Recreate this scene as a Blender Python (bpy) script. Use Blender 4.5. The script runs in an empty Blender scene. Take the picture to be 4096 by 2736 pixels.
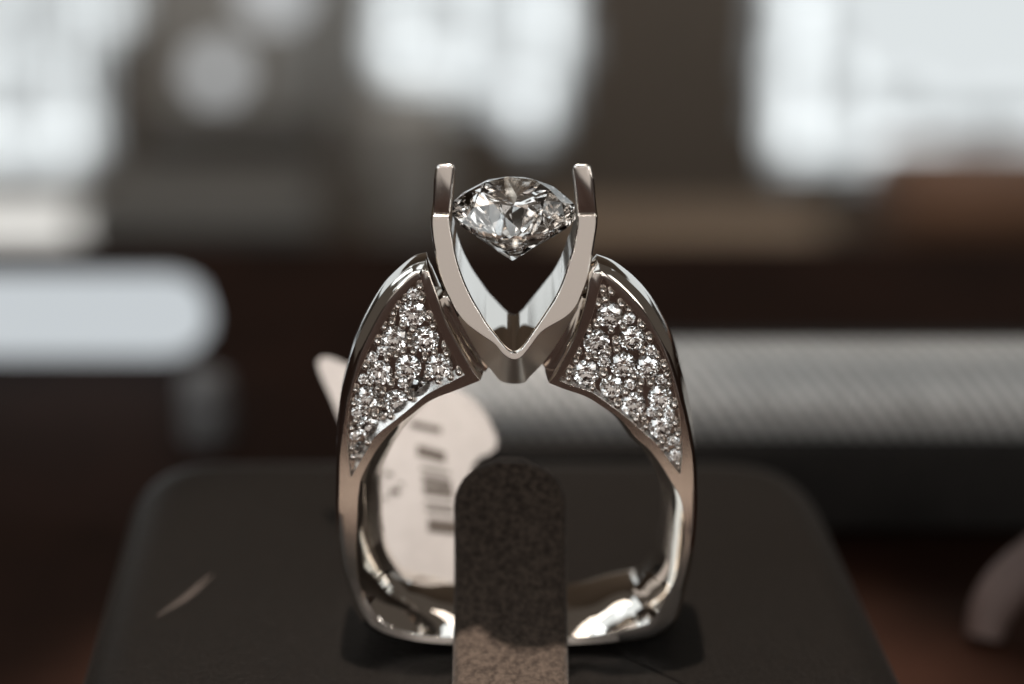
import bpy, bmesh, math, random
from mathutils import Vector, Matrix
from mathutils.geometry import tessellate_polygon
random.seed(7)
S = bpy.context.scene
COL = S.collection
S.unit_settings.scale_length = 0.01          # one Blender unit is one centimetre

# ------------------------------------------------------------------ camera
ELEV, DIST, PXCM = math.radians(23.0), 11.0, 660.0
IMG_W, IMG_H = 4096.0, 2736.0
TARGET = Vector((0.0, 0.0, 1.9))
F_PX = DIST * PXCM
VIEW = Vector((0.0, math.cos(ELEV), -math.sin(ELEV)))
UP = Vector((0.0, math.sin(ELEV), math.cos(ELEV)))
RIGHT = Vector((1.0, 0.0, 0.0))
EYE = TARGET - VIEW * DIST
cam_d = bpy.data.cameras.new("camera")
cam = bpy.data.objects.new("camera", cam_d)
COL.objects.link(cam)
cam.matrix_world = Matrix((
    (RIGHT.x, UP.x, -VIEW.x, EYE.x), (RIGHT.y, UP.y, -VIEW.y, EYE.y),
    (RIGHT.z, UP.z, -VIEW.z, EYE.z), (0, 0, 0, 1)))
cam_d.sensor_width = 36.0
cam_d.lens = 36.0 * F_PX / IMG_W
cam_d.clip_start, cam_d.clip_end = 0.5, 3000.0
cam_d.dof.use_dof = True
cam_d.dof.focus_distance = DIST + 0.02
APERTURE = 0.54                                # entrance pupil, cm
cam_d.dof.aperture_fstop = cam_d.lens * 1e-3 / APERTURE
cam_d.dof.aperture_blades = 7
cam_d.dof.aperture_rotation = math.radians(13)
S.camera = cam

# ------------------------------------------------------------------ world, exposure, lamps
world = bpy.data.worlds.new("World")
S.world = world
world.use_nodes = True
bg = world.node_tree.nodes["Background"]
bg.inputs[0].default_value = (1.0, 0.84, 0.70, 1)
bg.inputs[1].default_value = 0.08
S.view_settings.view_transform = 'Standard'
S.view_settings.look = 'None'
S.view_settings.exposure = 0.0
S.view_settings.gamma = 1.0
S.cycles.use_denoising = True
S.cycles.denoiser = 'OPENIMAGEDENOISE'
S.cycles.max_bounces = 24
S.cycles.transmission_bounces = 20
S.cycles.glossy_bounces = 8
S.cycles.diffuse_bounces = 3
S.cycles.sample_clamp_indirect = 6.0
S.cycles.use_adaptive_sampling = False

def area(name, loc, aim, w, h, radiance, color):
    d = bpy.data.lights.new(name, 'AREA')
    d.shape, d.size, d.size_y = 'RECTANGLE', w, h
    d.energy = radiance * math.pi * w * h
    d.color = color
    o = bpy.data.objects.new(name, d)
    COL.objects.link(o)
    o.location = loc
    o.rotation_euler = (Vector(aim) - Vector(loc)).to_track_quat('-Z', 'Y').to_euler()
    return o

def spot(name, loc, aim, cone, blend, radius, watts, color):
    d = bpy.data.lights.new(name, 'SPOT')
    d.spot_size, d.spot_blend, d.shadow_soft_size = math.radians(cone), blend, radius
    d.energy, d.color = watts, color
    o = bpy.data.objects.new(name, d)
    COL.objects.link(o)
    o.location = loc
    o.rotation_euler = (Vector(aim) - Vector(loc)).to_track_quat('-Z', 'Y').to_euler()
    return o

COOL, WARM = (0.90, 0.97, 1.0), (1.0, 0.80, 0.66)
# key lamp and ceiling panel; the rest are unseen lamps added for fill
area("front_fill_light", (-6, -46, 6), (0, 0, 2), 46, 22, 0.50, (1.0, 0.915, 0.85))  # unseen fill added for the head's front faces and the stones
area("ceiling_panel_light", (-4, 26, 46), (0, 2, 2), 34, 14, 1.3, COOL)
area("left_fill_light", (-26, -30, 20), (0, 0, 2), 16, 14, 4.0, COOL)  # unseen fill added so more pave facets turn white
area("right_fill_light", (27, -33, 13), (0, 0, 2), 14, 16, 3.4, (1.0, 0.95, 0.90))  # second added fill for the stones, from the other side
area("overhead_fill_light", (-30, 12, 40), (0, 0, 2), 40, 40, 1.1, COOL)  # added panel brightening the diamond and the band's inner right
area("high_fill_light", (30, -30, 24), (0, 0, 2), 9, 12, 3.0, COOL)  # unseen fill added for bright facets in the stones
area("side_fill_light", (-36, -12, 24), (0, 0, 2), 9, 14, 3.0, COOL)  # same kind of added fill, from the left
area("strip_fill_light", (8, -34, 30), (0, 0, 2), 18, 2.5, 6.0, COOL)  # added strip of fill, no such source in view
for k, (x, y, z) in enumerate([(-14, -38, 12), (16, -40, 15), (-22, -34, 22), (3, -44, 19), (24, -34, 5), (-9, -40, 26), (-28, -34, 10), (10, -42, 27), (-4, -46, 16), (20, -30, 30), (30, -36, 16), (-16, -30, 32), (12, -44, 10)]):
    area("sparkle_light", (x, y, z), (0, 0, 2), 1.3, 1.3, 60.0, (1.0, 0.95, 0.9))  # small bright lamps added for sparkle in the stones
area("diamond_fill_light", (-17, -15, 43), (0, 0, 2), 30, 12, 1.5, COOL)  # added to lighten the centre diamond
area("background_fill_light", (0, 120, 150), (0, 250, -60), 180, 80, 4.0, (1.0, 0.88, 0.76))  # added to brighten the far wall
spot("key_downlight", (-1.5, 4.6, 41), (0, 0.1, 1.0), 12, 0.5, 0.5, 255000, (1.0, 0.88, 0.78))
spot("reflector_spot", (0, -22, 30), (0, -14, -1), 44, 0.4, 1.0, 60000, (1.0, 0.84, 0.72))  # added to light the unseen beige strip before the pad

# ------------------------------------------------------------------ pixel rays (for measuring the photograph)
def ray(px, py):
    return (VIEW * F_PX + RIGHT * (px - IMG_W / 2) - UP * (py - IMG_H / 2)).normalized()
def on_plane(px, py, p0, n):
    d = ray(px, py)
    return EYE + d * ((Vector(p0) - EYE).dot(n) / d.dot(n))
def on_y(px, py, y):
    return on_plane(px, py, (0, y, 0), Vector((0, 1, 0)))
def on_z(px, py, z):
    return on_plane(px, py, (0, 0, z), Vector((0, 0, 1)))
def at_depth(px, py, zc):
    d = ray(px, py)
    return EYE + d * (zc / d.dot(VIEW))

# ------------------------------------------------------------------ helpers
def link(name, me, mat=None, parent=None):
    o = bpy.data.objects.new(name, me)
    COL.objects.link(o)
    if mat:
        for m in (mat if isinstance(mat, (list, tuple)) else [mat]):
            me.materials.append(m)
    if parent:
        o.parent = parent
    return o
def tag(o, label=None, cat=None, group=None, kind=None):
    for k, v in (('label', label), ('category', cat), ('group', group), ('kind', kind)):
        if v: o[k] = v
    return o
def thing(name, label, cat, loc=(0, 0, 0), group=None):
    o = bpy.data.objects.new(name, None)
    COL.objects.link(o)
    o.location = loc
    o.empty_display_size = 0.1
    return tag(o, label, cat, group)
def mesh_from(name, verts, faces, smooth=None, mats=None):
    me = bpy.data.meshes.new(name)
    me.from_pydata([tuple(v) for v in verts], [], faces)
    if mats:
        for p, m in zip(me.polygons, mats): p.material_index = m
    me.validate()
    bm = bmesh.new(); bm.from_mesh(me)
    bmesh.ops.recalc_face_normals(bm, faces=bm.faces)
    bm.to_mesh(me); bm.free()
    if smooth is not None:
        me.polygons.foreach_set("use_smooth", [True] * len(me.polygons))
        me.set_sharp_from_angle(angle=math.radians(smooth))
    me.update()
    return me
def spline(pts, n, closed=False):
    """n points evenly spaced by arc length on a Catmull-Rom curve through pts."""
    P = [Vector((*p, 0)) if len(p) == 2 else Vector(p) for p in pts]
    m = len(P)
    dense = []
    segs = m if closed else m - 1
    for i in range(segs):
        g = lambda k: P[k % m] if closed else P[min(max(k, 0), m - 1)]
        a, b, c, d = g(i - 1), g(i), g(i + 1), g(i + 2)
        for k in range(12):
            t = k / 12
            dense.append(0.5 * (2 * b + (c - a) * t + (2 * a - 5 * b + 4 * c - d) * t * t + (3 * b - a - 3 * c + d) * t ** 3))
    dense.append(P[0] if closed else P[-1])
    L = [0.0]
    for i in range(1, len(dense)): L.append(L[-1] + (dense[i] - dense[i - 1]).length)
    out, j = [], 0
    for i in range(n):
        s = L[-1] * i / (n if closed else n - 1)
        while j < len(L) - 2 and L[j + 1] < s: j += 1
        u = (s - L[j]) / max(L[j + 1] - L[j], 1e-9)
        out.append(dense[j].lerp(dense[j + 1], min(max(u, 0), 1)))
    return out
def box_mesh(name, sx, sy, sz, bevel=0.0, seg=3, smooth=40):
    bm = bmesh.new()
    bmesh.ops.create_cube(bm, size=1.0)
    bmesh.ops.scale(bm, vec=(sx, sy, sz), verts=bm.verts)
    if bevel:
        bmesh.ops.bevel(bm, geom=bm.edges[:], offset=bevel, segments=seg, profile=0.5, affect='EDGES')
    me = bpy.data.meshes.new(name); bm.to_mesh(me); bm.free()
    me.polygons.foreach_set("use_smooth", [True] * len(me.polygons))
    me.set_sharp_from_angle(angle=math.radians(smooth))
    return me
def prism(name, poly, y0, y1, bevel=0.0, seg=2):
    """poly: list of (x, z) in the plane of the ring; extruded from y0 to y1."""
    bm = bmesh.new()
    vs = [bm.verts.new((x, y0, z)) for x, z in poly]
    f = bm.faces.new(vs)
    r = bmesh.ops.extrude_face_region(bm, geom=[f])
    bmesh.ops.translate(bm, vec=(0, y1 - y0, 0), verts=[v for v in r['geom'] if isinstance(v, bmesh.types.BMVert)])
    bmesh.ops.recalc_face_normals(bm, faces=bm.faces)
    if bevel:
        bmesh.ops.bevel(bm, geom=bm.edges[:], offset=bevel, segments=seg, profile=0.5, affect='EDGES')
    me = bpy.data.meshes.new(name); bm.to_mesh(me); bm.free()
    me.polygons.foreach_set("use_smooth", [True] * len(me.polygons))
    me.set_sharp_from_angle(angle=math.radians(40))
    return me

# ------------------------------------------------------------------ materials
def new_mat(name):
    m = bpy.data.materials.new(name)
    m.use_nodes = True
    nt = m.node_tree
    return m, nt, nt.nodes["Principled BSDF"]
def node(nt, kind, **kw):
    n = nt.nodes.new(kind)
    for k, v in kw.items(): setattr(n, k, v)
    return n
def metal(name, col, rough, scratch, scale, stretch, bevel):
    m, nt, b = new_mat(name)
    b.inputs["Metallic"].default_value = 1.0
    b.inputs["Base Color"].default_value = (*col, 1)
    tc = node(nt, "ShaderNodeTexCoord"); mp = node(nt, "ShaderNodeMapping")
    mp.inputs["Scale"].default_value = stretch
    mp.inputs["Rotation"].default_value = (0, math.radians(38), 0)
    nz = node(nt, "ShaderNodeTexNoise"); nz.inputs["Scale"].default_value = scale; nz.inputs["Detail"].default_value = 4
    nt.links.new(tc.outputs["Object"], mp.inputs["Vector"]); nt.links.new(mp.outputs[0], nz.inputs["Vector"])
    mr = node(nt, "ShaderNodeMapRange")
    mr.inputs["To Min"].default_value = rough * 0.7; mr.inputs["To Max"].default_value = rough * 1.35
    nt.links.new(nz.outputs["Fac"], mr.inputs["Value"]); nt.links.new(mr.outputs[0], b.inputs["Roughness"])
    bp = node(nt, "ShaderNodeBump"); bp.inputs["Strength"].default_value = scratch; bp.inputs["Distance"].default_value = 0.001
    nt.links.new(nz.outputs["Fac"], bp.inputs["Height"])
    if bevel:
        bv = node(nt, "ShaderNodeBevel"); bv.samples = 4; bv.inputs["Radius"].default_value = bevel
        nt.links.new(bv.outputs[0], bp.inputs["Normal"])
    nt.links.new(bp.outputs[0], b.inputs["Normal"])
    return m
GOLD = (0.79, 0.755, 0.71)
M_POLISH = metal("polished_white_gold", GOLD, 0.05, 0.10, 30, (1, 1, 1), 0.007)
M_SATIN = metal("satin_white_gold", (0.74, 0.70, 0.66), 0.13, 0.10, 60, (1, 1, 9), 0.007)
M_BED = metal("pave_metal", (0.60, 0.55, 0.51), 0.14, 0.3, 60, (1, 1, 1), 0)
M_MATTE = metal("matte_white_gold", (0.70, 0.65, 0.60), 0.36, 0.10, 60, (1, 1, 5), 0.007)
M_INNER = metal("brushed_inner_gold", GOLD, 0.20, 0.05, 40, (1, 1, 1), 0)
M_LEDGE = metal("bright_cut_metal", (0.82, 0.80, 0.78), 0.27, 0.8, 45, (1, 1, 1), 0)

def glass(name, ior, tint):
    m = bpy.data.materials.new(name); m.use_nodes = True
    nt = m.node_tree
    for n in list(nt.nodes): nt.nodes.remove(n)
    out = node(nt, "ShaderNodeOutputMaterial"); g = node(nt, "ShaderNodeBsdfGlass")
    g.inputs["Roughness"].default_value = 0.0; g.inputs["IOR"].default_value = ior
    g.inputs["Color"].default_value = (*tint, 1)
    nt.links.new(g.outputs[0], out.inputs[0])
    return m
M_DIAMOND = glass("diamond", 2.42, (0.995, 0.99, 0.985))

def cloth(name, lo, hi, rough, scale, bump, dist=0.01, sheen=0.0, spec=0.3):
    m, nt, b = new_mat(name)
    tc = node(nt, "ShaderNodeTexCoord")
    nz = node(nt, "ShaderNodeTexNoise"); nz.inputs["Scale"].default_value = scale; nz.inputs["Detail"].default_value = 6
    nz.inputs["Roughness"].default_value = 0.65
    nt.links.new(tc.outputs["Object"], nz.inputs["Vector"])
    cr = node(nt, "ShaderNodeValToRGB")
    cr.color_ramp.elements[0].position, cr.color_ramp.elements[0].color = 0.36, (*lo, 1)
    cr.color_ramp.elements[1].position, cr.color_ramp.elements[1].color = 0.64, (*hi, 1)
    nt.links.new(nz.outputs["Fac"], cr.inputs["Fac"]); nt.links.new(cr.outputs[0], b.inputs["Base Color"])
    b.inputs["Roughness"].default_value = rough
    b.inputs["Specular IOR Level"].default_value = spec
    b.inputs["Sheen Weight"].default_value = sheen
    bp = node(nt, "ShaderNodeBump"); bp.inputs["Strength"].default_value = bump; bp.inputs["Distance"].default_value = dist
    nt.links.new(nz.outputs["Fac"], bp.inputs["Height"]); nt.links.new(bp.outputs[0], b.inputs["Normal"])
    return m
M_SUEDE = cloth("brown_suede", (0.016, 0.0118, 0.0092), (0.046, 0.035, 0.0275), 0.95, 24, 0.5, 0.03, 0.05, 0.1)
M_PAD = cloth("dark_leatherette", (0.0016, 0.0012, 0.0009), (0.0034, 0.0026, 0.0020), 0.34, 28, 0.8, 0.010, 0.012, 0.06)
M_PAD.node_tree.nodes["Principled BSDF"].inputs["Coat Weight"].default_value = 0.03
M_PAD.node_tree.nodes["Principled BSDF"].inputs["Coat Roughness"].default_value = 0.22
M_ROLL = cloth("grey_ribbed_cloth", (0.20, 0.20, 0.197), (0.23, 0.23, 0.226), 0.48, 20, 0.2, 0.01, 0.1)
M_WOOD = cloth("dark_red_wood", (0.010, 0.0038, 0.002), (0.017, 0.0065, 0.0037), 0.6, 0.5, 0.05, spec=0.05)
M_TRAY = cloth("black_velvet", (0.006, 0.005, 0.004), (0.010, 0.008, 0.007), 0.9, 6, 0.3)
M_CAB = cloth("brown_cabinet_wood", (0.16, 0.085, 0.05), (0.22, 0.12, 0.075), 0.55, 0.3, 0.05)
M_WALL = cloth("brown_wall_paint", (0.165, 0.135, 0.108), (0.20, 0.16, 0.13), 0.85, 0.02, 0.05)
M_SHELF = cloth("tan_shelf_board", (0.26, 0.20, 0.145), (0.31, 0.24, 0.18), 0.7, 0.1, 0.05)
M_GREYCASE = cloth("grey_case_paint", (0.55, 0.57, 0.575), (0.63, 0.65, 0.655), 0.7, 0.05, 0.05)
M_SLATE = cloth("slate_case_paint", (0.15, 0.155, 0.155), (0.19, 0.195, 0.195), 0.7, 0.05, 0.05)
M_DARKCASE = cloth("dark_case_paint", (0.025, 0.022, 0.019), (0.035, 0.031, 0.027), 0.6, 0.05, 0.05)
M_WHITE = cloth("white_card", (0.72, 0.75, 0.78), (0.78, 0.81, 0.84), 0.6, 0.3, 0.05)
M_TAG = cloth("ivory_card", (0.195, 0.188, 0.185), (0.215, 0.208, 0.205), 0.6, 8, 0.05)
M_INK = cloth("printed_ink", (0.022, 0.017, 0.013), (0.035, 0.027, 0.021), 0.6, 20, 0.0)
M_TAN = cloth("tan_leather", (0.07, 0.046, 0.040), (0.09, 0.061, 0.054), 0.55, 3, 0.2)
M_GREYMETAL = cloth("frosted_grey_acrylic", (0.15, 0.145, 0.145), (0.18, 0.175, 0.175), 0.4, 2, 0.05)
M_BEIGE = cloth("reflector_beige", (0.33, 0.275, 0.235), (0.39, 0.325, 0.28), 0.9, 3, 0.3)
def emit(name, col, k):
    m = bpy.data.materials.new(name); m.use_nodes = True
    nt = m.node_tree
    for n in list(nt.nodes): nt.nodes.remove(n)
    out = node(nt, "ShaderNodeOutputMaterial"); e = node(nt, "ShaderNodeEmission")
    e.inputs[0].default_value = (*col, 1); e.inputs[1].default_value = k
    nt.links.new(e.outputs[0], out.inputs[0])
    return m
DAY = (0.93, 0.985, 1.0)

# ------------------------------------------------------------------ the ring
RING_Z0 = on_y(2060, 2596, 0.0).z
ring = thing("diamond_ring", "white gold ring with large round diamond and paved wing shoulders, standing on the dark stand", "ring", (0, 0.3, RING_Z0))
def child(name, me, mat, parent=ring):
    o = link(name, me, mat)
    o.parent = parent
    o.matrix_parent_inverse = parent.matrix_world.inverted() if parent is ring else Matrix()
    return o
ring_inv = Matrix.Translation((0, -0.3, -RING_Z0))
def rchild(name, me, mat, parent=ring):
    """a part built in scene coordinates"""
    o = link(name, me, mat)
    o.parent = parent
    if parent is ring: o.matrix_parent_inverse = ring_inv
    return o

DEPTH = 0.64
def W(p, y=0.0):
    v = on_y(p[0], p[1], y)
    return (v.x, v.z)
OL = [(1702,1053),(1645,1070),(1569,1137),(1518,1198),(1467,1287),(1416,1395),(1384,1497),(1358,1600),(1346,1702),(1339,1804),(1336,1912)]
AL = [(1682,1102),(1607,1183),(1550,1270),(1492,1366),(1450,1459),(1416,1542),(1398,1625),(1389,1721),(1393,1816),(1404,1908)]
BL = [(1858,1499),(1798,1530),(1709,1576),(1633,1638),(1569,1689),(1505,1741),(1465,1805),(1404,1908)]
IL = [(1921,1522),(1824,1561),(1722,1602),(1645,1659),(1582,1710),(1531,1767),(1499,1812),(1460,1880),(1441,1925)]
CLo = [(1702,1053),(1722,1115),(1743,1172),(1786,1283),(1837,1383),(1921,1522)]
CLi = [(1682,1102),(1697,1166),(1722,1236),(1760,1325),(1798,1402),(1858,1499)]
OR = [(2392,1060),(2457,1087),(2534,1150),(2597,1221),(2648,1304),(2693,1395),(2731,1510),(2757,1606),(2776,1702),(2789,1804),(2795,1905)]
AR = [(2412,1110),(2457,1166),(2515,1223),(2572,1287),(2623,1357),(2661,1434),(2687,1510),(2706,1587),(2719,1670),(2728,1765),(2728,1829),(2721,1896)]
BR = [(2236,1520),(2291,1543),(2368,1569),(2432,1613),(2508,1670),(2572,1727),(2629,1778),(2687,1855),(2721,1896)]
IR = [(2196,1532),(2253,1555),(2342,1586),(2406,1624),(2483,1678),(2546,1754),(2598,1800),(2645,1862),(2684,1925)]
CRo = [(2392,1060),(2361,1112),(2346,1190),(2318,1290),(2270,1400),(2196,1532)]
CRi = [(2412,1110),(2393,1172),(2368,1268),(2336,1344),(2291,1434),(2236,1520)]
LOWO = [(1336,1912),(1334,2044),(1340,2149),(1356,2262),(1382,2361),(1409,2440),(1445,2506),(1485,2536),(1540,2556),(1620,2575),(1713,2588),(1830,2595),(2060,2598),(2314,2595),
        (2473,2590),(2590,2575),(2660,2550),(2705,2512),(2733,2440),(2752,2361),(2775,2262),(2790,2149),(2797,2044),(2795,1905)]
LOWI = [(1441,1925),(1432,2000),(1428,2096),(1424,2200),(1434,2320),(1470,2416),(1530,2488),(1620,2526),(1760,2547),(2060,2556),(2314,2549),
        (2473,2524),(2598,2488),(2650,2414),(2690,2341),(2719,2262),(2735,2176),(2738,2096),(2724,1997),(2684,1925)]
NW, NL, NC = 44, 120, 16
def cv(pts, n): return [W((v.x, v.y)) for v in spline(pts, n)]
wl = dict(O=cv(OL, NW), A=cv(AL, NW), B=cv(BL, NW), I=cv(IL, NW), Co=cv(CLo, NC), Ci=cv(CLi, NC))
wr = dict(O=cv(OR, NW), A=cv(AR, NW), B=cv(BR, NW), I=cv(IR, NW), Co=cv(CRo, NC), Ci=cv(CRi, NC))
lo, li = cv(LOWO, NL), cv(LOWI, NL)
# closed outline of the whole band
cont, kind = [], []
def add(pts, k):
    for p in pts:
        cont.append(Vector(p)); kind.append(k)
add(wl['O'], 'o'); iLO = NW - 1
add(lo[1:-1], 'o')
add(list(reversed(wr['O'])), 'o'); iRO_tail = NW + NL - 2
add(wr['Co'][1:-1], 'c')
add(wr['I'], 'i')
add(list(reversed(li))[1:-1], 'i')
add(list(reversed(wl['I'])), 'i')
add(list(reversed(wl['Co']))[1:-1], 'c')
N = len(cont)
area2 = sum(cont[i].x * cont[(i+1) % N].y - cont[(i+1) % N].x * cont[i].y for i in range(N))
sgn = 1.0 if area2 > 0 else -1.0
nrm = []
for i in range(N):
    a, b, c = cont[i-1], cont[i], cont[(i+1) % N]
    n1 = Vector(((b-a).y, -(b-a).x)).normalized() * sgn
    n2 = Vector(((c-b).y, -(c-b).x)).normalized() * sgn
    m = n1 + n2
    if m.length < 1e-6: m = n1
    m.normalize()
    k = 1.0 / max(m.dot(n1), 0.55)
    nrm.append(m * min(k, 1.6))
LOWIB = [(1535,1780),(1533,1900),(1535,1990),(1546,2070),(1568,2140),(1608,2205),(1660,2255),(1778,2312),(1900,2340),(2060,2352),(2281,2338),(2420,2290),(2560,2222),(2602,2160),(2618,2090),(2628,1997),(2628,1900),(2620,1790)]
lib = [W((v.x, v.y), 0.64) for v in spline(LOWIB, NL)]
def smoothstep(a, b, x):
    t = min(max((x - a) / (b - a), 0), 1); return t * t * (3 - 2 * t)
z_tip = W((1702, 1053))[1]
zI_top, zI_low = W((1900, 1530))[1], W((1460, 1900))[1]
ST = [0.0, 0.010, 0.028, 0.055, 0.10, 0.16, 0.23, 0.32, 0.46, 0.56, 0.615, 0.632, DEPTH]
OUTO = [-0.034, -0.020, -0.010, -0.005, -0.001, 0.001, 0.004, 0.006, 0.003, -0.002, -0.010, -0.02, -0.034]
CAPO = [-0.010, -0.003, 0, 0, 0, 0, 0, 0, 0, 0, -0.002, -0.006, -0.012]
delta = [Vector((0, 0))] * N
q0 = NW + NL - 2 + NW + NC - 2 + NW
for k in range(NL):
    i = q0 - 1 + k                                          # right tail .. left tail
    delta[i] = Vector(lib[NL - 1 - k]) - cont[i]
for k in range(NW):
    f = (k / (NW - 1)) ** 1.5
    i = q0 - 1 - k
    delta[i] = delta[q0 - 1] * (1 - f) + nrm[i] * 0.015 * f
    i = q0 - 1 + NL - 1 + k
    delta[i] = delta[q0 - 1 + NL - 1] * (1 - f) + nrm[i] * 0.015 * f
swell = [abs(nrm[i].x) ** 1.5 * smoothstep(zI_low + 0.3, zI_low - 0.1, cont[i].y) for i in range(N)]
for _ in range(30):
    for a in (swell, delta):
        b = list(a)
        for i in range(q0 - 1 - NW // 2, q0 + NL + NW // 2):
            a[i] = b[i-1] * 0.25 + b[i] * 0.5 + b[i+1] * 0.25
verts, faces, fm = [], [], []
def ring_row(s):
    base = len(verts)
    for i in range(N):
        p = cont[i]
        if kind[i] == 'o': off = OUTO[s]
        elif kind[i] == 'c': off = CAPO[s]
        else:
            e = 0.90 * (1 - (1 - min(ST[s] / 0.30, 1.0)) ** 2.0) + 0.10 * min(ST[s] / 0.5, 1.0) + 0.12 * math.sin(math.pi * min(ST[s] / 0.6, 1.0))
            if s > 10: e -= 0.05 * (s - 10)
            wx = swell[i]                                   # side walls swell in the middle (comfort fit)
            e = e * (1 - wx) + (1.12 - 1.12 * (1 - ST[s] / 0.34) ** 2) * wx
            q = p + delta[i] * e
            verts.append((q.x, ST[s] * (1.0 - 0.70 * smoothstep(1.15, z_tip + 0.25, p.y)), q.y))
            continue
        if kind[i] == 'o' and s < 4: off -= 0.020 * smoothstep(zI_low, zI_top, p.y)
        q = p + nrm[i] * off
        verts.append((q.x, ST[s] * (1.0 - 0.70 * smoothstep(1.15, z_tip + 0.25, p.y)), q.y))
    return base
bases = [ring_row(s) for s in range(len(ST))]
for s in range(len(ST) - 1):
    for i in range(N):
        j = (i + 1) % N
        faces.append((bases[s] + i, bases[s] + j, bases[s+1] + j, bases[s+1] + i)); fm.append(3 if kind[i] == 'i' and s > 3 and zI_low + 0.25 > cont[i].y > zI_low - 0.62 else 0)
def idx_after(n): return n
iL = list(range(0, NW))                                     # left outer, tip -> tail
iLow = list(range(NW - 1, NW - 1 + NL))                     # lower outer
iRrev = list(range(NW + NL - 2, NW + NL - 2 + NW))          # right outer, tail -> tip
iR = list(reversed(iRrev))
p0 = NW + NL - 2 + NW
iRC = [iR[0]] + list(range(p0, p0 + NC - 2))
p1 = p0 + NC - 2
iRI = list(range(p1, p1 + NW)); iRC.append(iRI[0])
p2 = p1 + NW
iLowIrev = [iRI[-1]] + list(range(p2, p2 + NL - 2))
p3 = p2 + NL - 2
iLIrev = list(range(p3, p3 + NW)); iLowIrev.append(iLIrev[0])
iLI = list(reversed(iLIrev))
iLowI = list(reversed(iLowIrev))
p4 = p3 + NW
iLC = list(reversed([iLI[0]] + list(range(p4, p4 + NC - 2)) + [iL[0]]))
RECESS = 0.045
def frame(side, w, O, I, C):
    a = len(verts)
    for p in w['A']: verts.append((p[0], 0.0, p[1]))
    b = len(verts)
    for p in w['B'][:-1]: verts.append((p[0], 0.0, p[1]))
    B = list(range(b, b + NW - 1)) + [a + NW - 1]
    A = list(range(a, a + NW))
    c = len(verts)
    for p in w['Ci'][1:-1]: verts.append((p[0], 0.0, p[1]))
    Ci = [A[0]] + list(range(c, c + NC - 2)) + [B[0]]
    for k in range(NW - 1):
        faces.append((O[k], O[k+1], A[k+1], A[k])); fm.append(1)
        faces.append((B[k], B[k+1], I[k+1], I[k])); fm.append(1)
    for k in range(NC - 1):
        faces.append((C[k], C[k+1], Ci[k+1], Ci[k])); fm.append(1)
    loop = Ci + B[1:] + list(reversed(A[1:-1]))
    cx = sum(verts[v][0] for v in loop) / len(loop); cz = sum(verts[v][2] for v in loop) / len(loop)
    d0 = len(verts)
    led = {}
    for k in range(NW - 1):
        d = (Vector(w['A'][k]) - Vector(w['B'][k])).normalized()
        led[B[k]] = d * min(0.046, 0.4 * (Vector(w['A'][k]) - Vector(w['B'][k])).length) * (1.0 if side == 0 else 0.35)
    for v in loop:
        x, y, z = verts[v]
        e = led.get(v, Vector((0, 0)))
        verts.append((x + (cx - x) * 0.02 + e.x, RECESS, z + (cz - z) * 0.02 + e.y))
    n = len(loop)
    for k in range(n):
        faces.append((loop[k], loop[(k+1) % n], d0 + (k+1) % n, d0 + k)); fm.append(2)
    return A[-1]
tL = frame(0, wl, iL, iLI, iLC)
tR = frame(1, wr, iR, iRI, iRC)
# lower front face, slightly crowned
m0 = len(verts)
for k in range(1, NL - 1):
    a, b = Vector(lo[k]), Vector(li[k])
    w = min(1.0, 4.0 * min(k, NL - 1 - k) / NL)
    u = 0.5
    if k < 8: u = 0.5 + 0.15 * (1 - k / 8)
    if NL - 1 - k < 8: u = 0.5 - 0.1 * (1 - (NL - 1 - k) / 8)
    q = a.lerp(b, u)
    verts.append((q.x, -0.012 * w, q.y))
Mid = [tL] + list(range(m0, m0 + NL - 2)) + [tR]
for k in range(NL - 1):
    faces.append((iLow[k], iLow[k+1], Mid[k+1], Mid[k])); fm.append(1)
    faces.append((Mid[k], Mid[k+1], iLowI[k+1], iLowI[k])); fm.append(1)
# back face: wings and lower band as plain strips
bb = bases[-1]
def strip(P, Q, n):
    for k in range(n - 1):
        faces.append((bb + P[k], bb + P[k+1], bb + Q[k+1], bb + Q[k])); fm.append(0)
strip(iL, iLI, NW); strip(iR, iRI, NW); strip(iLow, iLowI, NL)
for C in (iLC, iRC):                                        # close the back of the wing ends
    faces.append(tuple(bb + v for v in C)); fm.append(0)
shank_me = mesh_from("shank", verts, faces, smooth=32, mats=fm)
shank = rchild("shank", shank_me, [M_POLISH, M_SATIN, M_LEDGE, M_INNER])

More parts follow.
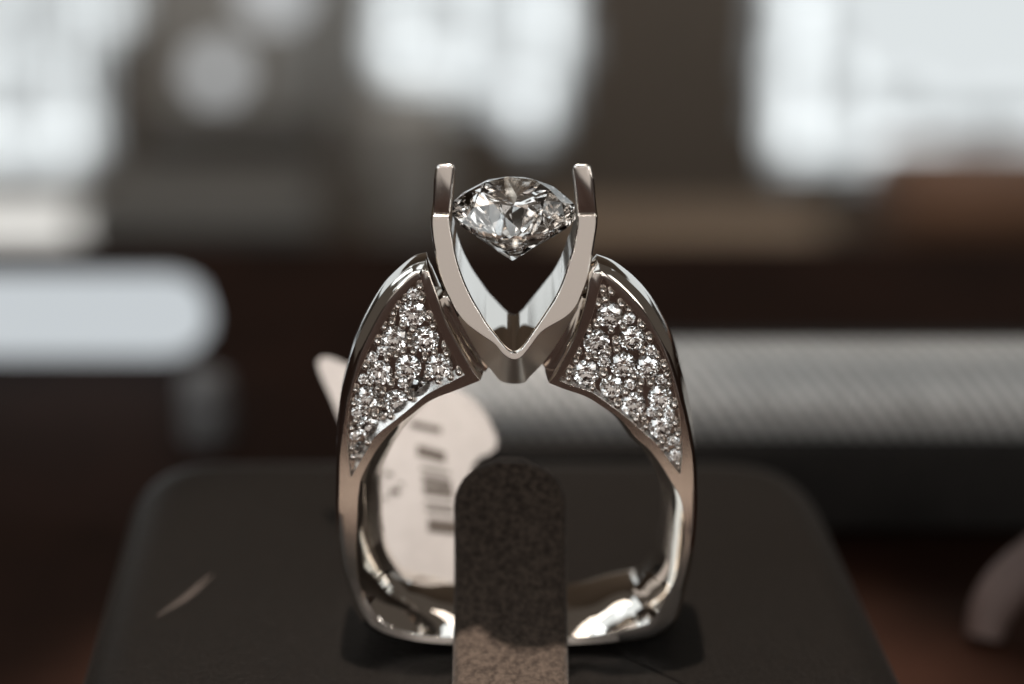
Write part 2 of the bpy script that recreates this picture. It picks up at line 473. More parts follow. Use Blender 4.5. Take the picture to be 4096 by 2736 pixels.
# pave beds with stones and beads
def brilliant(name, R, table=0.57, crown=34.5, pav=41.0, girdle=0.03, star=0.5, lower=0.77, mat=M_DIAMOND):
    tc, tp = math.tan(math.radians(crown)), math.tan(math.radians(pav))
    g = girdle / 2
    V, F = [], []
    pol = lambda r, a, z: (R * r * math.cos(math.radians(a)), R * r * math.sin(math.radians(a)), R * z)
    T = []; K = []; GT = []; GB = []; L = []
    for k in range(8):
        T.append(len(V)); V.append(pol(table, 45*k, tc*(1-table)+g))
    rs = table*math.cos(math.radians(22.5)) + star*(1 - table*math.cos(math.radians(22.5)))
    for k in range(8):
        K.append(len(V)); V.append(pol(rs, 45*k+22.5, tc*(1-rs*math.cos(math.radians(22.5)))+g))
    for k in range(16):
        GT.append(len(V)); V.append(pol(1, 22.5*k, g))
    for k in range(16):
        GB.append(len(V)); V.append(pol(1, 22.5*k, -g))
    rl = 1 - lower
    for k in range(8):
        L.append(len(V)); V.append(pol(rl, 45*k+22.5, -tp*(1-rl*math.cos(math.radians(22.5)))-g))
    c = len(V); V.append(pol(0, 0, -tp-g))
    F.append(tuple(T))
    for k in range(8):
        n = (k+1) % 8
        F.append((T[k], K[k], T[n]))
        F.append((T[k], K[k-1], GT[2*k], K[k]))
        F.append((K[k], GT[2*k], GT[2*k+1])); F.append((K[k], GT[2*k+1], GT[(2*k+2) % 16]))
        F.append((c, L[k-1], GB[2*k], L[k]))
        F.append((L[k], GB[2*k], GB[2*k+1])); F.append((L[k], GB[2*k+1], GB[(2*k+2) % 16]))
    for k in range(16):
        F.append((GT[k], GT[(k+1) % 16], GB[(k+1) % 16], GB[k]))
    me = mesh_from(name, V, F)
    me.materials.append(mat)
    return me
pave_me = brilliant("pave_diamond", 1.0, table=0.55, crown=33)
bead_bm = bmesh.new()
bmesh.ops.create_uvsphere(bead_bm, u_segments=14, v_segments=9, radius=1.0)
bead_me = bpy.data.meshes.new("bead"); bead_bm.to_mesh(bead_me); bead_bm.free()
bead_me.polygons.foreach_set("use_smooth", [True] * len(bead_me.polygons))
bead_me.materials.append(M_BED)
STONES_L = [(1652,1251,50),(1579,1349,48),(1703,1354,50),(1520,1486,47),(1633,1464,49),(1757,1462,50),(1469,1586,45),(1584,1603,47),(1680,1548,42),(1474,1700,42)]
STONES_R = [(2439,1258,49),(2386,1366,48),(2528,1350,49),(2344,1486,50),(2492,1456,49),(2590,1466,47),(2446,1542,44),(2532,1611,47),(2640,1586,47),(2642,1703,44)]
def inside(p, poly):
    c = False; n = len(poly)
    for i in range(n):
        a, b = poly[i], poly[(i+1) % n]
        if (a[1] > p[1]) != (b[1] > p[1]) and p[0] < (b[0]-a[0])*(p[1]-a[1])/(b[1]-a[1])+a[0]: c = not c
    return c
def edge_d(p, poly):
    best = 9.0; P = Vector(p)
    for i in range(len(poly)):
        a, b = Vector(poly[i]), Vector(poly[(i+1) % len(poly)])
        d = b - a; t = min(max((P-a).dot(d)/max(d.length_squared, 1e-12), 0), 1)
        best = min(best, (P-(a+d*t)).length)
    return best
def pave(w, stones, side):
    poly = [tuple(p) for p in w['Ci']] + [tuple(p) for p in w['B'][1:]] + [tuple(p) for p in reversed(w['A'][1:-1])]
    centres = []
    for px, py, r in stones:
        centres.append((Vector(W((px, py), RECESS)), r / PXCM * 1.10))
    n_main = len(centres)
    xs = [p[0] for p in poly]; zs = [p[1] for p in poly]
    for tries in range(6000):                                # melee stones between the larger ones
        p = (random.uniform(min(xs), max(xs)), random.uniform(min(zs), max(zs)))
        R = random.uniform(0.034, 0.043)
        if not inside(p, poly) or edge_d(p, poly) < R * 1.05: continue
        if any((Vector(p) - c).length < (R + q) * 0.96 for c, q in centres): continue
        centres.append((Vector(p), R))
        if len(centres) >= n_main + 9: break
    loops = [[Vector((p[0], p[1], 0)) for p in poly]]
    for c, R in centres:                                     # each stone sits in a pit cut into the bed
        rp = R * 0.96
        for d, q in centres:
            if d is not c: rp = min(rp, (c - d).length * R / (R + q) * 0.97)
        rp = min(rp, edge_d((c.x, c.y), poly) * 0.97)
        loops.append([Vector((c.x + rp*math.cos(2*math.pi*k/24), c.y + rp*math.sin(2*math.pi*k/24), 0)) for k in range(24)])
    vs = [(v.x, RECESS - 0.006, v.y) for l in loops for v in l]
    fs = [tuple(t) for t in tessellate_polygon(loops)]
    base = len(loops[0])
    for l, (c, R) in zip(loops[1:], centres):
        d0 = len(vs)
        for v in l: vs.append((c.x + (v.x-c.x)*0.85, RECESS + 0.7 * R, c.y + (v.y-c.y)*0.85))
        vs.append((c.x, RECESS + 1.1 * R, c.y))
        for k in range(24):
            j = (k + 1) % 24
            fs.append((base + k, base + j, d0 + j, d0 + k)); fs.append((d0 + k, d0 + j, d0 + 24))
        base += 24
    bed = rchild("pave_bed", mesh_from("pave_bed", vs, fs, smooth=30), M_BED)
    for c, R in centres:
        o = link("pave_diamond", pave_me)
        o.parent = bed
        o.location = (c.x, RECESS - 0.016, c.y)
        o.scale = (R, R, R)
        o.rotation_euler = (Matrix.Rotation(math.radians(90 + random.uniform(-7, 3)), 3, 'X') @ Matrix.Rotation(random.uniform(-.1, .1), 3, 'Y') @ Matrix.Rotation(random.uniform(0, 0.78), 3, 'Z')).to_euler()
    beads = []
    xs = [p[0] for p in poly]; zs = [p[1] for p in poly]
    for tries in range(9000):
        p = (random.uniform(min(xs), max(xs)), random.uniform(min(zs), max(zs)))
        rb = random.uniform(0.022, 0.031)
        if not inside(p, poly) or edge_d(p, poly) < rb * 0.75: continue
        P = Vector(p)
        if any((P - c).length < R * 1.0 + rb * 0.5 for c, R in centres): continue
        if any((P - q).length < (rb + r) * 0.92 for q, r in beads): continue
        beads.append((P, rb))
        if len(beads) > 80: break
    for P, rb in beads:
        o = link("bead", bead_me)
        o.parent = bed
        o.location = (P.x, RECESS - 0.022, P.y)
        o.scale = (rb, rb * 1.25, rb * random.uniform(0.95, 1.15))
    return bed
pave(wl, STONES_L, -1)
pave(wr, STONES_R, 1)

# V-shaped head: leaning front, mirrored to the back
YM = 0.32
z_v, z_l = on_y(2060, 1400, 0.0).z, on_y(2060, 862, 0.16).z
TILT = 0.17 / (z_l - z_v)
lean_p = Vector((0, 0.02, z_v)); lean_n = Vector((0, 1, -TILT)).normalized()
VO = [(1727,862),(1725,896),(1731,961),(1738,1000),(1749,1068),(1772,1142),(1795,1191),(1822,1249),(1857,1318),(1895,1383),(1925,1432),(1968,1484),(2010,1528),
      (2090,1533),(2117,1509),(2178,1444),(2239,1356),(2296,1260),(2335,1168),(2354,1115),(2365,1050),(2373,1000),(2381,950),(2388,900),(2389,862)]
VI = [(1800,862),(1803,907),(1814,965),(1819,1000),(1834,1061),(1857,1126),(1887,1191),(1918,1245),(1948,1295),(1983,1340),(2017,1383),(2040,1402),(2050,1407),
      (2064,1407),(2075,1401),(2098,1377),(2140,1314),(2186,1245),(2224,1184),(2254,1115),(2277,1038),(2289,1000),(2300,948),(2308,900),(2308,862)]
NV = 90
vo = [on_plane(v.x, v.y, lean_p, lean_n) for v in spline(VO, NV)]
vi = [on_plane(v.x, v.y, lean_p, lean_n) for v in spline(VI, NV)]
verts, faces, fm = [], [], []
rows = []
for k in range(NV):
    a, b = vi[k], vo[k]
    f = k / (NV - 1)
    low = smoothstep(0.24, 0.44, f) * (1 - smoothstep(0.60, 0.78, f))     # the under-cut facet round the point
    u = 0.93 - 0.70 * low
    l = a.lerp(b, u)
    off = 0.012 + 0.20 * low
    d = (b - EYE).normalized()                           # same sight line, further back
    o = b + d * (off * lean_n.y / d.dot(lean_n))
    out = (b - a).normalized()
    ch = 0.010
    a2 = a + out * ch                                    # chamfered inner edge
    ai = a.copy(); ai.y += ch * 1.2
    o2 = b + out * 0.004; o2.y = o.y + 0.012
    prof = [ai, a2, l, o, o2]
    row = [Vector(p) for p in prof] + [Vector((p.x, 2 * YM - p.y, p.z)) for p in reversed(prof)]
    rows.append(len(verts)); verts += row
n = 10
for k in range(NV - 1):
    for j in range(n):
        a, b = rows[k] + j, rows[k] + (j + 1) % n
        c, d = rows[k+1] + (j + 1) % n, rows[k+1] + j
        faces.append((a, b, c, d)); fm.append(2 if j == 2 and 0.26 < k / NV < 0.76 else (1 if j in (1, 2) else 0))
faces.append(tuple(rows[0] + j for j in range(n))); fm.append(0)
faces.append(tuple(rows[-1] + j for j in reversed(range(n)))); fm.append(0)
rchild("prong_head", mesh_from("prong_head", verts, faces, smooth=24, mats=fm), [M_POLISH, M_SATIN, M_MATTE])

# upper prongs
yp = YM - 0.115
for pts in ([(1734,868),(1732,800),(1735,719),(1742,676),(1752,663),(1808,661),(1819,668),(1813,740),(1806,800),(1800,868)],
            [(2310,868),(2305,800),(2297,720),(2291,676),(2300,662),(2352,662),(2366,672),(2378,719),(2384,800),(2388,868)]):
    poly = [W(p, yp) for p in pts]
    me = prism("prong", poly, yp, 2 * YM - yp, bevel=0.015, seg=3)
    for v in me.vertices:                                     # leans back towards the tip
        v.co.y += 0.02 * (v.co.z - poly[0][1]) / 0.3
        if v.co.z > poly[0][1] + 0.1: v.co.z -= 0.42 * max(0.0, v.co.y - yp - 0.03)
    rchild("prong", me, M_SATIN)

# bridges between head and shoulders
for pts in ([(1745,1188),(1822,1186),(1850,1270),(1905,1380),(1960,1462),(1940,1495),(1880,1400),(1790,1270)],
            [(2292,1186),(2352,1188),(2345,1250),(2270,1380),(2190,1490),(2165,1455),(2215,1380),(2270,1270)]):
    poly = [W(p, 0.2) for p in pts]
    rchild("bridge", prism("bridge", poly, 0.2, 0.45, bevel=0.012), M_POLISH)

# centre stone
CS_R = 0.379
cs = on_y(2056, 841, YM)
stone_me = brilliant("diamond", CS_R, table=0.57, crown=35.0, pav=41.2, girdle=0.06)
stone = rchild("diamond", stone_me, None)
stone.location = (cs.x, YM, cs.z)
stone.rotation_euler = (math.radians(7.0), 0, math.radians(11))
stone['label'] = "large round brilliant cut diamond held between the two prongs"

# ------------------------------------------------------------------ the ring stand: pad and tongue
pad_z = RING_Z0
top = [(620,1850),(1000,1825),(2060,1818),(3020,1822),(3180,1880),(3300,2090),(3470,2350),(3671,2736)]
def pad_mesh():
    # plan outline: measured back corners, sides continued forward under the frame
    bl, br = on_z(566, 1796, pad_z), on_z(3208, 1796, pad_z)
    fl, fr = on_z(275, 2736, pad_z), on_z(3671, 2736, pad_z)
    ext = 1.4
    fl2 = fl + (fl - bl).normalized() * ext; fr2 = fr + (fr - br).normalized() * ext
    quad = [fl2, fr2, br, bl]
    outline = []
    for i in range(4):                                       # rounded corners
        p, a, b = quad[i], quad[i-1], quad[(i+1) % 4]
        r = 0.75 if i >= 2 else 0.5
        da, db = (a-p).normalized(), (b-p).normalized()
        for k in range(9):
            t = k / 8
            outline.append((p+da*r)*(1-t)**2 + p*2*t*(1-t) + (p+db*r)*t*t)
    n = len(outline)
    c = sum(outline, Vector()) / n
    prof = [(0.36, 0.0), (0.30, -0.004), (0.24, -0.017), (0.18, -0.040), (0.12, -0.076), (0.07, -0.122), (0.03, -0.18), (0.008, -0.25), (0.0, -0.33), (-0.06, -0.6), (-0.16, -1.35)]
    vs, fs = [], []
    for inset, dz in prof:
        for i in range(n):
            a, p, b = outline[i-1], outline[i], outline[(i+1) % n]
            t = (b - a).normalized(); nn = Vector((t.y, -t.x, 0))
            if nn.dot(p - c) > 0: nn = -nn
            q = p + nn * inset
            vs.append((q.x, q.y, pad_z + dz))
    for r in range(len(prof) - 1):
        for i in range(n):
            fs.append((r*n+i, r*n+(i+1) % n, (r+1)*n+(i+1) % n, (r+1)*n+i))
    fs.append(tuple(range(n)))
    fs.append(tuple((len(prof)-1)*n + i for i in range(n)))
    return mesh_from("pad", vs, fs, smooth=50)
stand = thing("ring_stand", "dark leatherette ring stand with rounded edges and a suede tongue, under the ring", "ring stand", (0, 0, 0))
link("pad", pad_mesh(), M_PAD, stand)
def tongue_mesh():
    path = [(-1.3, -0.12, 1.0), (-0.9, 0.0, 1.0), (-0.5, 0.11, 1.0), (-0.22, 0.21, 1.0), (0.0, 0.34, 1.0), (0.14, 0.53, 1.0), (0.23, 0.80, 1.0), (0.30, on_y(2042, 1812, 0.30).z - pad_z - 0.05, 1.0)]
    sp = spline([(p[0], p[1], 0) for p in path], 40)
    hw0, th = 0.365, 0.075
    vs, fs, rows = [], [], []
    cx = on_y(2042, 2200, 0.0).x
    L = len(sp)
    for i, p in enumerate(sp):
        tg = (sp[min(i+1, L-1)] - sp[max(i-1, 0)]).normalized()
        nn = Vector((-tg.y, tg.x, 0))                         # up-front normal in the (y,z) plane
        d_end = (sp[-1] - p).length
        R = 0.31
        hw = hw0 if d_end > R else hw0 - R + math.sqrt(max(R*R - (R-d_end)**2, 0.0))
        hw = max(hw, 0.08)
        rows.append(len(vs))
        prof = [(-1, 0.0), (-0.97, 0.5), (-0.88, 0.9), (-0.6, 1.0), (0, 1.03), (0.6, 1.0), (0.88, 0.9), (0.97, 0.5), (1, 0.0), (0.9, -0.9), (0, -1.0), (-0.9, -0.9)]
        for u, v in prof:
            q = p + nn * (v * th)
            vs.append((cx + u * hw, q.x, pad_z + q.y))
    n = 12
    for i in range(L - 1):
        for j in range(n):
            fs.append((rows[i]+j, rows[i]+(j+1) % n, rows[i+1]+(j+1) % n, rows[i+1]+j))
    fs.append(tuple(rows[0]+j for j in range(n))); fs.append(tuple(rows[-1]+j for j in range(n)))
    return mesh_from("tongue", vs, fs, smooth=60)
link("tongue", tongue_mesh(), M_SUEDE, stand)
M_STREAK = cloth("painted_light_streak", (0.012, 0.009, 0.007), (0.032, 0.023, 0.019), 0.8, 30, 0.3)  # the ring's caustic light streak, painted as a lighter strip on the pad
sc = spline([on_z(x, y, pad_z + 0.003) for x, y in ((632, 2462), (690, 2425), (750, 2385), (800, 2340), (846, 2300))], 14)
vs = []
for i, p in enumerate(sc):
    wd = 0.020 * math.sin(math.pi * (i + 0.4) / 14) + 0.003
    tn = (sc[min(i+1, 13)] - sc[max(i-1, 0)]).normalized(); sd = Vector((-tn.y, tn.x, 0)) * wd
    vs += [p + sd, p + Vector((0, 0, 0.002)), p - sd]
link("light_streak", mesh_from("light_streak", vs, [(i*3+j, i*3+j+1, i*3+j+4, i*3+j+3) for i in range(13) for j in range(2)]), M_STREAK, stand)

# ------------------------------------------------------------------ price tag behind the ring
tag_p = Vector((0, 0.86, pad_z)); tag_n = Vector((0, 1, -0.90)).normalized()
def T3(p, lift=0.0): return on_plane(p[0], p[1], tag_p, tag_n) - tag_n * lift
price_tag = thing("price_tag", "white card price tag with a bar code leaning behind the ring", "price tag", (0, 0, 0))
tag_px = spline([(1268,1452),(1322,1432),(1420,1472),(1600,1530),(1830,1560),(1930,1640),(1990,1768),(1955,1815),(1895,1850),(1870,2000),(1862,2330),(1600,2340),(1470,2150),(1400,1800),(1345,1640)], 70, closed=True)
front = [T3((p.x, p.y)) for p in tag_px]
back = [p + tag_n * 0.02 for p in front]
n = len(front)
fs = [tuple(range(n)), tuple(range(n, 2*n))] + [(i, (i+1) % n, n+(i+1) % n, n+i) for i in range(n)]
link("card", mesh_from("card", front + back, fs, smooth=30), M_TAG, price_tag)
def bar_mesh(x0, y0, x1, y1, h):
    q = [(x0, y0-h/2), (x1, y1-h/2), (x1, y1+h/2), (x0, y0+h/2)]
    f = [T3(p, 0.004) for p in q]; b = [T3(p, 0.001) for p in q]
    return mesh_from("bar", f + b, [(0,1,2,3),(7,6,5,4),(0,1,5,4),(1,2,6,5),(2,3,7,6),(3,0,4,7)])
for args in [(1640,1695,1765,1722,26),(1668,1800,1782,1832,44),(1682,1872,1800,1896,14),(1690,1915,1806,1938,30),(1694,1958,1812,1976,34),(1700,2010,1815,2024,12),(1706,2040,1818,2052,14),(1712,2100,1826,2112,52)]:
    link("bar", bar_mesh(*args), M_INK, price_tag)
for (x, y, w, h) in [(1478,1830,34,20),(1476,1858,60,9),(1500,1890,22,24),(1540,1896,30,18),(1480,1932,46,11),(1560,1965,38,26),(1520,1990,30,10),(1590,1935,24,12)]:
    link("printed_figure", bar_mesh(x, y, x + w, y + 3, h), M_INK, price_tag)

# ------------------------------------------------------------------ setting behind
counter_z = pad_z - 1.35
def sheet(name, x0, y0, x1, y1, z, m):
    o = link(name, mesh_from(name, [(x0,y0,z),(x1,y0,z),(x1,y1,z),(x0,y1,z)], [(0,1,2,3)]), m)
    return tag(o, kind='structure')
sheet("lower_counter", -90, 4.2, 90, 17.0, -3.6, M_WOOD)
sheet("counter_top", -90, -70, 90, 4.2, counter_z, M_WOOD)
sheet("beige_reflector", -14, -5.3, 14, -4.4, counter_z + 0.01, M_BEIGE)  # unseen strip added and sized for its beige reflection in the shank
sheet("floor", -900, 20, 900, 420, -150, M_DARKCASE)
wl_ = link("back_wall", mesh_from("back_wall", [(-400,330,-200),(400,330,-200),(400,330,200),(-400,330,200)], [(0,1,2,3)]), M_WALL)
tag(wl_, kind='structure')

def slab(name, label, cat, x0, y0, x1, y1, zc, m, depth=None, bevel=0.12, group=None):
    a, b = at_depth(x0, y0, zc), at_depth(x1, y1, zc)
    y = (a.y + b.y) / 2
    a, b = on_y(x0, y0, y), on_y(x1, y1, y)
    w, h = abs(b.x - a.x), abs(a.z - b.z)
    d = depth if depth else min(w, h)
    o = link(name, box_mesh(name, w, d, h, min(w, h, d) * bevel), m)
    o.location = ((a.x + b.x)/2, y + d/2, (a.z + b.z)/2)
    if label: tag(o, label, cat, group)
    return o

# grey ribbed display roll
def roll():
    c = at_depth(2900, 1590, 16.0)
    x0, x1 = at_depth(1690, 1560, 16.0).x, at_depth(4700, 1560, 16.0).x
    R, nx, na = 0.50, 700, 40
    vs, fs = [], []
    for i in range(nx + 1):
        x = x0 + (x1 - x0) * i / nx
        e = min(x - x0, x1 - x) / 0.35
        k = math.sqrt(max(1 - (1 - min(e, 1)) ** 2, 0.0)) * 0.94 + 0.06
        for j in range(na):
            a = 2 * math.pi * j / na
            ph = 2 * math.pi * (x - 0.45 * a * R * 1.6) / 0.136 + 0.7 * math.sin(2.3 * x + a) + 0.5 * math.sin(5.1 * x - 2 * a)
            r = R * k + 0.060 * (abs(math.sin(ph / 2)) ** 0.7 - 0.6)
            vs.append((x, c.y + r * math.cos(a), c.z + r * math.sin(a)))
    for i in range(nx):
        for j in range(na):
            fs.append((i*na+j, i*na+(j+1) % na, (i+1)*na+(j+1) % na, (i+1)*na+j))
    fs.append(tuple(range(na))); fs.append(tuple(nx*na+j for j in range(na)))
    me = mesh_from("display_roll", vs, fs, smooth=60)
    at = me.color_attributes.new("weave", 'FLOAT_COLOR', 'POINT')
    for i in range(nx + 1):
        x = x0 + (x1 - x0) * i / nx
        for j in range(na):
            g = 0.16 + 0.52 * (0.5 + 0.5 * math.cos(2 * math.pi * (x - 0.45 * 2 * math.pi * j / na * R * 1.6) / 0.136 + math.pi + 0.7 * math.sin(2.3 * x + 2 * math.pi * j / na) + 0.5 * math.sin(5.1 * x - 4 * math.pi * j / na)))
            at.data[i*na+j].color = (g, g * 0.995, g * 0.98, 1)
    nt = M_ROLL.node_tree; nt.nodes["Principled BSDF"].inputs["Metallic"].default_value = 0.55; vc = node(nt, "ShaderNodeVertexColor", layer_name="weave")
    nt.links.new(vc.outputs[0], nt.nodes["Principled BSDF"].inputs["Base Color"])
    o = link("display_roll", me, M_ROLL)
    tag(o, "long grey display roll with diagonal ribs lying behind the ring stand", "display roll")
roll()
slab("tray", "black velvet tray under the grey ribbed roll", "tray", 1500, 1790, 5200, 2120, 15.6, M_TRAY, depth=2.6, bevel=0.05)

# tan leather loop at lower right
def loop():
    px = [(4260,2120),(4140,2240),(4035,2340),(3965,2440),(3935,2550)]
    pts = spline([at_depth(x, y, 14.4) for x, y in px], 24)
    vs, fs = [], []
    for i, p in enumerate(pts):
        t = (pts[min(i+1, 23)] - pts[max(i-1, 0)]).normalized()
        s = t.cross(VIEW).normalized(); u = s.cross(t)
        hw = 0.20 * (0.75 + 0.25 * math.sin(math.pi * i / 23))
        for k in range(12):
            a = 2*math.pi*k/12
            vs.append(p + s * (hw * math.cos(a)) + u * (0.09 * math.sin(a)))
    for i in range(23):
        for k in range(12):
            fs.append((i*12+k, i*12+(k+1) % 12, (i+1)*12+(k+1) % 12, (i+1)*12+k))
    fs.append(tuple(range(12))); fs.append(tuple(23*12+k for k in range(12)))
    o = link("leather_loop", mesh_from("leather_loop", vs, fs, smooth=60), M_TAN)
    tag(o, "curved pinkish tan strap cut off by the lower right edge of the picture", "strap")
loop()

slab("white_slab", "long white slab with a rounded end, its brightness put in as glow, behind the stand at the left", "white slab", -400, 1165, 825, 1480, 24, emit("white_slab_glow", (0.90, 0.96, 1.0), 0.64), depth=1.12, bevel=0.49)  # white slab; emission stands in for the light on it
slab("acrylic_post", "small grey frosted post standing behind the left corner of the stand", "post", 700, 1520, 930, 1850, 22, M_GREYMETAL, depth=0.5, bevel=0.45)
slab("side_cabinet", "brown wooden cabinet at the right below the bright windows", "cabinet", 3640, 800, 4700, 1330, 120, M_CAB, depth=14)
slab("wall_shelf", "tan wooden shelf board running below the middle window", "shelf", 2200, 990, 3330, 1130, 150, M_SHELF, depth=10)
slab("dark_cabinet", "low dark cabinet behind the ring between window and shelf", "cabinet", 520, 640, 1240, 760, 160, M_DARKCASE, depth=12)
slab("grey_showcase", "tall grey showcase at the upper left beside the bright window", "showcase", 520, -500, 1250, 520, 220, M_GREYCASE, depth=20, bevel=0.02)
slab("pillar", "pale narrow pillar between the grey showcase and the middle window", "pillar", 1330, -500, 1470, 640, 200, M_GREYCASE, depth=8, bevel=0.05)
slab("frosted_screen", "pale frosted screen at the left of the diamond far behind the ring", "screen", 1470, 420, 1790, 960, 170, M_GREYCASE, depth=6, bevel=0.2)
slab("low_showcase", "low dark grey showcase behind the white box", "showcase", 300, 860, 1250, 1080, 110, M_SLATE, depth=9, bevel=0.05)

def panel(parent, name, x0, y0, x1, y1, zc, m, thick=0.4):
    a, b = at_depth(x0, y0, zc), at_depth(x1, y1, zc)
    y = (a.y + b.y) / 2
    a, b = on_y(x0, y0, y), on_y(x1, y1, y)
    o = link(name, box_mesh(name, abs(b.x-a.x), thick, abs(a.z-b.z)), m, parent)
    o.location = ((a.x+b.x)/2, y, (a.z+b.z)/2)
    return o
E_CREAM = emit("cream_cell_glow", (1.0, 0.98, 0.93), 0.95)
E_GREEN = emit("greenish_cell_glow", (0.86, 0.88, 0.66), 0.55)
E_SPOT = emit("glint_glow", (0.95, 0.98, 1.0), 0.75)
ZW = 260
# the brightness of each pane of the three far windows (glow put into the cells to shape crisp blur discs)
RIGHT_CELLS = [(3040,-380,3104,-316,1),(3104,-380,3168,-316,5),(3168,-380,3232,-316,6),(3232,-380,3296,-316,2),(3296,-380,3360,-316,3),(3360,-380,4640,260,4),(3040,-316,3104,-60,2),(3104,-316,3168,-60,6),(3168,-316,3232,-252,7),(3232,-316,3296,-188,4),(3296,-316,3360,-252,5),(3168,-252,3232,-188,6),(3296,-252,3360,-188,4),(3168,-188,3232,-124,5),(3232,-188,3296,-60,1),(3296,-188,3360,-60,3),(3168,-124,3232,-60,6),(3040,-60,3104,324,1),(3104,-60,3168,196,5),(3168,-60,3232,452,7),(3232,-60,3296,68,2),(3296,-60,3360,68,4),(3296,68,3360,132,3),(3296,132,3360,196,2),(3104,196,3168,324,6),(3232,196,3296,324,1),(3296,196,3360,260,3),(3296,260,3360,324,4),(3360,260,3424,324,7),(3424,260,4640,324,4),(3104,324,3168,388,5),(3296,324,3360,388,1),(3360,324,3488,388,6),(3488,324,3616,388,4),(3616,324,3680,388,5),(3680,324,4640,388,4),(3040,388,3104,516,1),(3104,388,3168,580,6),(3360,388,3424,516,3),(3424,388,3488,452,4),(3488,388,3552,516,2),(3616,388,3680,452,2),(3680,388,3808,452,5),(3808,388,3936,452,4),(3936,388,4064,452,5),(4064,388,4192,452,4),(4192,388,4320,452,5),(3168,452,3232,516,8),(3424,452,3488,516,5),(3680,452,3808,516,2),(3808,452,3872,516,1),(3936,452,4192,516,1),(4192,452,4256,516,2),(4256,452,4320,516,1),(3168,516,3232,580,9),(3232,516,3296,580,6),(3296,516,3360,580,4),(3360,516,3424,580,6),(3424,516,3488,580,7),(3488,516,3552,580,8),(3552,516,3616,580,7),(3616,516,3680,580,6),(3680,516,3744,580,7),(3744,516,3808,644,6),(3808,516,3872,580,4),(3872,516,3936,580,3),(3936,516,4000,580,4),(4000,516,4128,580,5),(4128,516,4192,580,6),(4192,516,4320,580,7),(3104,580,3168,644,4),(3168,580,3232,644,6),(3232,580,3360,644,3),(3360,580,3424,644,5),(3424,580,3488,644,6),(3488,580,3680,644,5),(3680,580,3744,644,6),(3808,580,3872,644,6),(3872,580,4064,644,7),(4064,580,4192,644,5),(4192,580,4256,644,6),(4256,580,4320,644,7),(3104,644,3168,708,1),(3360,644,3488,708,1),(3552,644,3808,708,2),(3808,644,3872,708,4),(3872,644,3936,708,5),(3936,644,4064,708,4),(4064,644,4128,708,3),(4128,644,4192,708,2),(4192,644,4320,708,3),(3808,708,3936,772,1)]
MIDDLE_CELLS = [(1440,-380,1504,-316,1),(1504,-380,1568,-316,4),(1568,-380,1632,-188,6),(1632,-380,1696,-316,4),(1696,-380,1760,-316,3),(1760,-380,2016,-316,4),(2016,-380,2080,-316,2),(2080,-380,2144,-316,3),(2144,-380,2208,-316,5),(2208,-380,2272,-316,4),(2272,-380,2336,-316,1),(1440,-316,1504,-188,2),(1504,-316,1568,4,5),(1632,-316,1696,-252,5),(1696,-316,1760,-252,4),(1760,-316,1824,-252,5),(1824,-316,1952,68,4),(1952,-316,2016,-252,5),(2016,-316,2080,-188,4),(2080,-316,2144,-252,5),(2144,-316,2208,-60,6),(2208,-316,2272,-252,5),(2272,-316,2336,-188,2),(1632,-252,1696,-188,3),(1696,-252,1760,-188,2),(1760,-252,1824,-188,4),(1952,-252,2016,132,4),(2080,-252,2144,-188,4),(2208,-252,2272,-124,6),(1440,-188,1504,4,1),(1568,-188,1632,-124,5),(1632,-188,1760,-124,1),(1760,-188,1824,-124,3),(2016,-188,2080,-124,3),(2080,-188,2144,-124,2),(2272,-188,2336,-124,3),(1568,-124,1632,-60,6),(1632,-124,1760,-60,4),(1760,-124,1824,-60,5),(2016,-124,2080,4,2),(2080,-124,2144,4,1),(2208,-124,2272,-60,5),(2272,-124,2336,-60,2),(1568,-60,1632,68,7),(1632,-60,1696,4,6),(1696,-60,1760,4,5),(1760,-60,1824,4,6),(2144,-60,2208,4,7),(2208,-60,2272,68,4),(1504,4,1568,68,3),(1632,4,1696,68,3),(1760,4,1824,68,3),(2016,4,2144,68,3),(2144,4,2208,196,8),(1504,68,1568,132,4),(1568,68,1632,132,6),(1824,68,1888,132,6),(1888,68,1952,132,7),(2016,68,2144,132,2),(2208,68,2272,196,6),(2272,68,2336,260,1),(1440,132,1504,196,1),(1504,132,1568,196,6),(1568,132,1632,260,8),(1632,132,1696,196,1),(1824,132,1888,196,4),(1888,132,1952,324,6),(1952,132,2016,196,2),(2080,132,2144,196,1),(1504,196,1568,260,5),(1632,196,1696,260,8),(1696,196,1824,260,5),(1824,196,1888,260,7),(1952,196,2016,260,1),(2144,196,2208,388,6),(2208,196,2272,260,4),(1504,260,1568,324,2),(1568,260,1632,324,5),(1632,260,1696,324,6),(1696,260,1760,324,5),(1760,260,1888,324,6),(1952,260,2016,324,3),(2080,260,2144,324,3),(2208,260,2272,324,2),(1568,324,1632,388,1),(1632,324,1696,388,2),(1696,324,1760,388,1),(1760,324,1824,388,2),(1824,324,1952,388,3),(1952,324,2016,388,4),(2016,324,2080,452,6),(2080,324,2144,452,8),(2208,324,2272,452,1),(1824,388,1888,452,2),(1888,388,2016,452,1),(2144,388,2208,452,5),(2016,452,2080,516,2),(2080,452,2144,516,7),(2144,452,2208,516,3),(2080,516,2144,580,2),(2144,516,2208,580,1)]
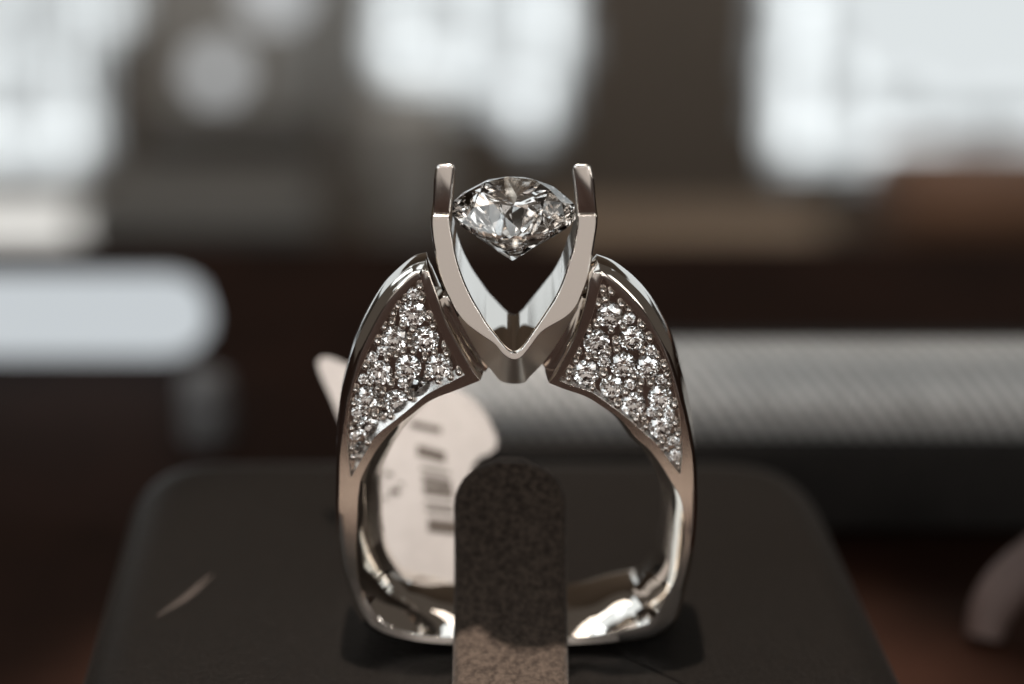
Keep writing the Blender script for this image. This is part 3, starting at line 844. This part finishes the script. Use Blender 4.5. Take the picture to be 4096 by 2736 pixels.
LEFT_CELLS = [(-480,-380,224,-316,4),(224,-380,352,-316,3),(352,-380,480,-316,4),(480,-380,544,-316,2),(-480,-316,96,388,4),(96,-316,352,-252,5),(352,-316,480,-188,6),(480,-316,544,-188,3),(96,-252,160,-188,4),(160,-252,224,-188,5),(224,-252,288,-188,4),(288,-252,352,-188,5),(96,-188,160,-124,3),(160,-188,224,-124,4),(224,-188,288,-124,3),(288,-188,352,-124,2),(352,-188,416,-124,3),(416,-188,480,-60,4),(480,-188,544,-60,2),(96,-124,224,-60,5),(224,-124,288,-60,2),(288,-124,352,-60,1),(352,-124,416,-60,2),(96,-60,160,4,6),(160,-60,224,4,5),(224,-60,352,4,3),(352,-60,416,4,5),(416,-60,480,4,6),(480,-60,544,68,3),(96,4,160,68,5),(160,4,224,68,4),(224,4,288,132,2),(288,4,352,324,5),(352,4,480,68,7),(96,68,160,132,4),(160,68,224,132,1),(352,68,416,132,6),(416,68,480,132,5),(96,132,160,196,3),(224,132,288,196,3),(352,132,416,196,4),(416,132,480,196,1),(96,196,160,260,5),(160,196,224,260,3),(224,196,288,260,6),(352,196,416,388,2),(96,260,160,324,6),(160,260,224,324,5),(224,260,288,388,7),(96,324,160,388,3),(160,324,224,388,1),(288,324,352,388,4),(-288,388,-160,452,2),(-160,388,-96,452,3),(-96,388,32,452,5),(32,388,96,452,2),(224,388,352,452,5),(352,388,416,452,1),(-96,452,-32,516,2),(-32,452,32,516,3),(224,452,288,516,5),(288,452,352,516,6),(352,452,416,516,2),(-288,516,-160,580,6),(-160,516,-96,580,7),(-96,516,32,580,8),(32,516,96,580,7),(96,516,224,580,6),(224,516,288,580,9),(288,516,352,580,7),(352,516,416,580,3),(-288,580,-224,644,5),(-224,580,-160,644,4),(-160,580,-96,644,5),(-96,580,32,644,6),(32,580,96,644,5),(96,580,160,644,4),(160,580,224,644,6),(224,580,288,644,7),(288,580,352,644,4),(352,580,416,644,1),(-288,644,-96,708,1),(-96,644,-32,708,2),(-32,644,160,708,1),(160,644,288,708,2)]
E_LEVEL = [None] + [emit("window_cell_glow", DAY, 1.07 * v) for v in (0.2, 0.4, 0.58, 0.74, 0.95, 1.2, 1.6, 2.1, 2.7, 3.6)]
for cells, x0, x1, lab in ((RIGHT_CELLS, 3104, 6400, "bright window at the upper right with two lower panes"),
                           (MIDDLE_CELLS, 1560, 2260, "bright window above the middle of the picture, over the diamond"),
                           (LEFT_CELLS, -2600, 440, "bright window at the upper left edge of the picture")):
    win = thing("shop_window", lab, "window")
    top = min(c[1] for c in cells)
    panel(win, "glow_cell", x0, -2300, x1, top - 4, ZW, E_LEVEL[4])
    for c in cells:
        panel(win, "glow_cell", c[0], c[1], c[2], c[3], ZW, E_LEVEL[c[4]])
w4 = thing("lit_display", "cream lit display below the upper left window", "display")
panel(w4, "glow_cell", -400, 815, 350, 1040, 150, E_CREAM)
panel(w4, "glow_cell", 356, 830, 520, 1030, 150, E_GREEN)
for px, py, r, lab in ((868, 290, 92, "small glowing ball put in for a glint in the grey showcase"), (1100, -40, 120, "small glowing ball put in for a glint at the top edge, above the grey showcase"), (2060, 450, 52, "small glowing ball put in for a bright spot right under the middle window")):
    c = at_depth(px, py, 200); rr = r / F_PX * 200
    bm = bmesh.new(); bmesh.ops.create_uvsphere(bm, u_segments=20, v_segments=12, radius=rr)
    me = bpy.data.meshes.new("glow_ball"); bm.to_mesh(me); bm.free()
    o = link("glow_ball", me, E_SPOT); o.location = c  # added glowing ball standing in for a glint or bright spot
    tag(o, lab, "lamp")  # no real lamp: added ball standing in for a glint or bright spot
